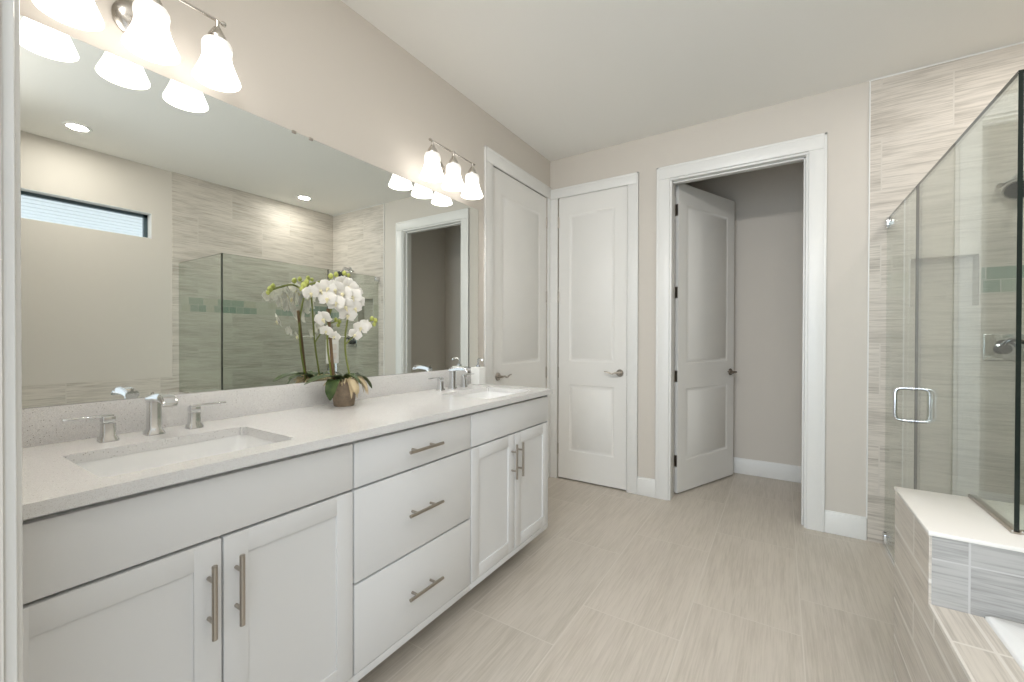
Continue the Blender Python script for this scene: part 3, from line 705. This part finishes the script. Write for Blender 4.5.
for i in range(60):
    a = rnd.uniform(0, 2*PI); r0 = rnd.uniform(.0, .045); L = rnd.uniform(.02, .05)
    p = Vector((OX+r0*math.cos(a), OY+r0*math.sin(a), CZ+.092)); d = Vector((math.cos(a+rnd.uniform(-.8, .8)), math.sin(a+rnd.uniform(-.8, .8)), 0))
    b.tube(smooth_curve([p, p+d*L*.5+Vector((0, 0, rnd.uniform(.008, .03))), p+d*L+Vector((0, 0, rnd.uniform(-.004, .02)))], 3), [.0035]*4+[.003]*2+[.0015], 5)
obj('moss', b, 'moss', orc)
def strap(mb, pts, widths, up=Vector((0, 0, 1)), cup=.15):
    pts = smooth_curve(pts, 6); n = len(pts); b = bmesh.new(); rows = []
    for i, p in enumerate(pts):
        t = (pts[min(i+1, n-1)]-pts[max(i-1, 0)]).normalized(); s = t.cross(up)
        s = s.normalized() if s.length > 1e-4 else Vector((0, 1, 0)); nn = s.cross(t)
        f = i/(n-1)*(len(widths)-1); j = min(int(f), len(widths)-2); w = widths[j]*(1-(f-j))+widths[j+1]*(f-j)
        rows.append([b.verts.new(p + s*w*k + nn*cup*w*(abs(k)**2)) for k in (-1, -.55, 0, .55, 1)])
    for A, B in zip(rows, rows[1:]):
        for j in range(4): b.faces.new((A[j], A[j+1], B[j+1], B[j]))
    r = bmesh.ops.extrude_face_region(b, geom=b.faces[:]); vs = [v for v in r['geom'] if isinstance(v, bmesh.types.BMVert)]
    bmesh.ops.translate(b, vec=(0, 0, -.0015), verts=vs); bmesh.ops.recalc_face_normals(b, faces=b.faces); return mb.add(b)
base = Vector((OX, OY, CZ+.10))
for mat, pts, wd in (
    ('leaf', [(0, 0, 0), (.02, -.06, .035), (.02, -.13, .030), (.01, -.19, .01)], [.012, .028, .030, .022, .002]),
    ('leaf', [(0, 0, 0), (-.02, -.06, .03), (-.03, -.11, .03), (-.035, -.15, .018)], [.012, .024, .026, .018, .002]),
    ('leaf', [(.01, -.03, .01), (.04, -.075, .02), (.054, -.10, -.015), (.058, -.107, -.06)], [.010, .024, .028, .022, .002]),
    ('leaf', [(0, .01, 0), (-.02, .05, .035), (-.03, .085, .03), (-.03, .12, .012)], [.010, .022, .024, .016, .002]),
    ('leaf', [(.01, .01, 0), (.05, .04, .03), (.06, .075, .005), (.06, .10, -.03)], [.010, .020, .022, .014, .002]),
    ('leaf', [(.0, -.0, .005), (.045, -.01, .04), (.075, .0, .03), (.10, .01, .0)], [.010, .016, .018, .012, .002])):
    mb = MB(); strap(mb, [base+Vector(p) for p in pts], wd); obj('leaf', mb, mat, orc, smooth=60)
# pale dried fronds spilling over the rim
mb = MB(); rnd = random.Random(11)
for i in range(16):
    a = rnd.uniform(-.35, 1.5); d = Vector((math.cos(a), math.sin(a), 0)); L = rnd.uniform(.05, .085)
    p0 = base + d*.02
    strap(mb, [p0, p0+d*L*.6+Vector((0, 0, .02)), p0+d*L+Vector((0, 0, -.01)), p0+d*(L+.01)+Vector((0, 0, rnd.uniform(-.06, -.03)))], [.004, .011, .010, .007, .001], cup=.3)
obj('dried_frond', mb, 'moss', orc, smooth=60)
# stems and stakes
mb = MB(); st1 = smooth_curve([(OX-.005, OY-.050, CZ+.09), (OX-.004, OY-.076, CZ+.25), (OX+.002, OY-.078, CZ+.36), (OX+.01, OY-.06, CZ+.45), (OX+.03, OY-.04, CZ+.505), (OX+.03, OY-.09, CZ+.535), (OX+.02, OY-.15, CZ+.52), (OX+.02, OY-.195, CZ+.50)], 7)
mb.tube(st1, .0042, 8); obj('stem', mb, 'stem', orc)
mb = MB(); st2 = smooth_curve([(OX+.01, OY+.03, CZ+.09), (OX+.005, OY+.005, CZ+.22), (OX+.01, OY-.002, CZ+.30), (OX+.02, OY+.0, CZ+.36), (OX+.03, OY+.0, CZ+.45), (OX+.03, OY-.01, CZ+.52), (OX+.03, OY-.05, CZ+.555)], 7)
mb.tube(st2, .004, 8); obj('stem', mb, 'stem', orc)
mb = MB(); st3 = smooth_curve([(OX+.012, OY+.0, CZ+.27), (OX+.025, OY+.035, CZ+.31), (OX+.03, OY+.085, CZ+.36), (OX+.03, OY+.125, CZ+.378)], 7)
mb.tube(st3, .003, 8); obj('stem', mb, 'stem', orc)
mb = MB(); mb.cyl((OX-.002, OY-.046, CZ+.07), (OX+.006, OY-.082, CZ+.42), .0065, n=8); obj('stake', mb, 'stake', orc)
mb = MB(); mb.tube([(OX+.003, OY-.077, CZ+.30), (OX+.006, OY-.04, CZ+.305), (OX+.010, OY+.0, CZ+.302)], .0022, 6); 
obj('plant_clip', mb, 'plastic', orc)
# one flower: three sepals, two broad petals, a lip; it faces +x
def petal(mb, ang, L, wd, lean, zoff=0):
    b = bmesh.new(); rows = []; n = 7
    for i in range(n+1):
        t = i/n; w = wd*math.sin(PI*min(1, t*.92+.08))**.7*(.55+.45*math.sin(PI*t*.9)) if t < 1 else wd*.1
        x = zoff + lean*math.sin(t*PI*.55)*L; rr_ = L*t+.002
        rows.append([b.verts.new((x-.10*wd*(k*k)*1.2, k*w, rr_*math.cos(0.0))) for k in (-1, -.5, 0, .5, 1)])
    for A, B in zip(rows, rows[1:]):
        for j in range(4): b.faces.new((A[j], A[j+1], B[j+1], B[j]))
    r = bmesh.ops.extrude_face_region(b, geom=b.faces[:]); bmesh.ops.translate(b, vec=(-.0012, 0, 0), verts=[v for v in r['geom'] if isinstance(v, bmesh.types.BMVert)])
    bmesh.ops.recalc_face_normals(b, faces=b.faces)
    mb.add(b, 0, Matrix.Rotation(ang, 4, 'X'))
def make_flower():
    mb = MB()
    for a in (0, 2.15, -2.15): petal(mb, a, .038, .0135, .10)
    for a in (1.25, -1.25): petal(mb, a, .041, .026, .16, .003)
    me_o = obj('flower', mb, 'petal', orc, smooth=60)
    return me_o
def locate(o, p, aim):
    q = Vector((1, 0, 0)).rotation_difference(Vector(aim).normalized())
    o.rotation_mode = 'QUATERNION'; o.rotation_quaternion = q
    o.location = Vector(p) - orc.location
# (mesh built at world origin, so undo the root offset)
def flower_proto():
    mb = MB()
    for a in (0, 2.15, -2.15): petal(mb, a, .038, .0135, .10)
    for a in (1.25, -1.25): petal(mb, a, .041, .026, .16, .003)
    bmesh.ops.translate(mb.bm, vec=orc.location, verts=mb.bm.verts)
    f = obj('flower', mb, 'petal', orc, smooth=60)
    mb = MB()
    mb.lathe([(0, .0), (.006, .002), (.008, .010), (.005, .016), (0, .018)], (.002, 0, -.004), 10, mat=Euler((0, PI/2, 0)).to_matrix().to_4x4())
    mb.tube([(.008, 0, -.006), (.016, 0, -.014), (.014, 0, -.022)], [.005, .004, .001], 7)
    bmesh.ops.translate(mb.bm, vec=orc.location, verts=mb.bm.verts)
    obj('lip', mb, 'lip', f, smooth=60)
    return f
spots = [  # (dx, dy, dz above counter, scale)
    (.05, -0.187, .475, .8), (.055, -0.152, .490, .9), (.06, -0.122, .500, .95), (.065, -0.087, .500, 1.0), (.07, -0.127, .455, .9), (.075, -0.092, .440, .95),
    (.06, -0.057, .525, .95), (.07, -0.027, .515, 1.0), (.075, -0.057, .480, 1.0), (.08, -0.017, .470, 1.05), (.08, -0.052, .430, 1.0), (.08, -0.012, .425, 1.0), (.06, 0.008, .495, .9),
    (.06, -0.137, .375, .9), (.06, 0.043, .340, .85), (.06, 0.063, .352, .75), (.05, 0.018, .312, .75), (.07, -0.034, .395, .95), (.03, -0.107, .325, .65), (.03, -0.067, .305, .65), (.02, -0.012, .535, .85), (.07, 0.013, .450, .9)]
fp = flower_proto(); rnd = random.Random(5)
for i, (dx, dy, dz, sc) in enumerate(spots):
    f = fp if i == 0 else copy_tree(fp, orc)
    f.location = (dx, dy, dz)
    f.rotation_euler = (rnd.uniform(-.5, .5), rnd.uniform(-.15, .45), rnd.uniform(-1.0, .25) + (-.4 if dy < -.1 else 0)); f.scale = (sc*.98,)*3
for p, r in (((.02, -.185, .52), .010), ((.02, -.198, .505), .012), ((.02, -.206, .49), .009), ((.03, -.06, .565), .010), ((.03, -.085, .555), .011), ((.03, -.02, .575), .010), ((.03, .0, .57), .008), ((.03, .125, .386), .010), ((.03, .145, .378), .010), ((.03, .138, .360), .009)):
    mb = MB(); mb.lathe([(0, -r*1.3), (r*.7, -r*.8), (r, 0), (r*.75, r*.7), (0, r*1.3)], tuple(orc.location + Vector(p)), 12); obj('bud', mb, 'bud', orc, smooth=80)
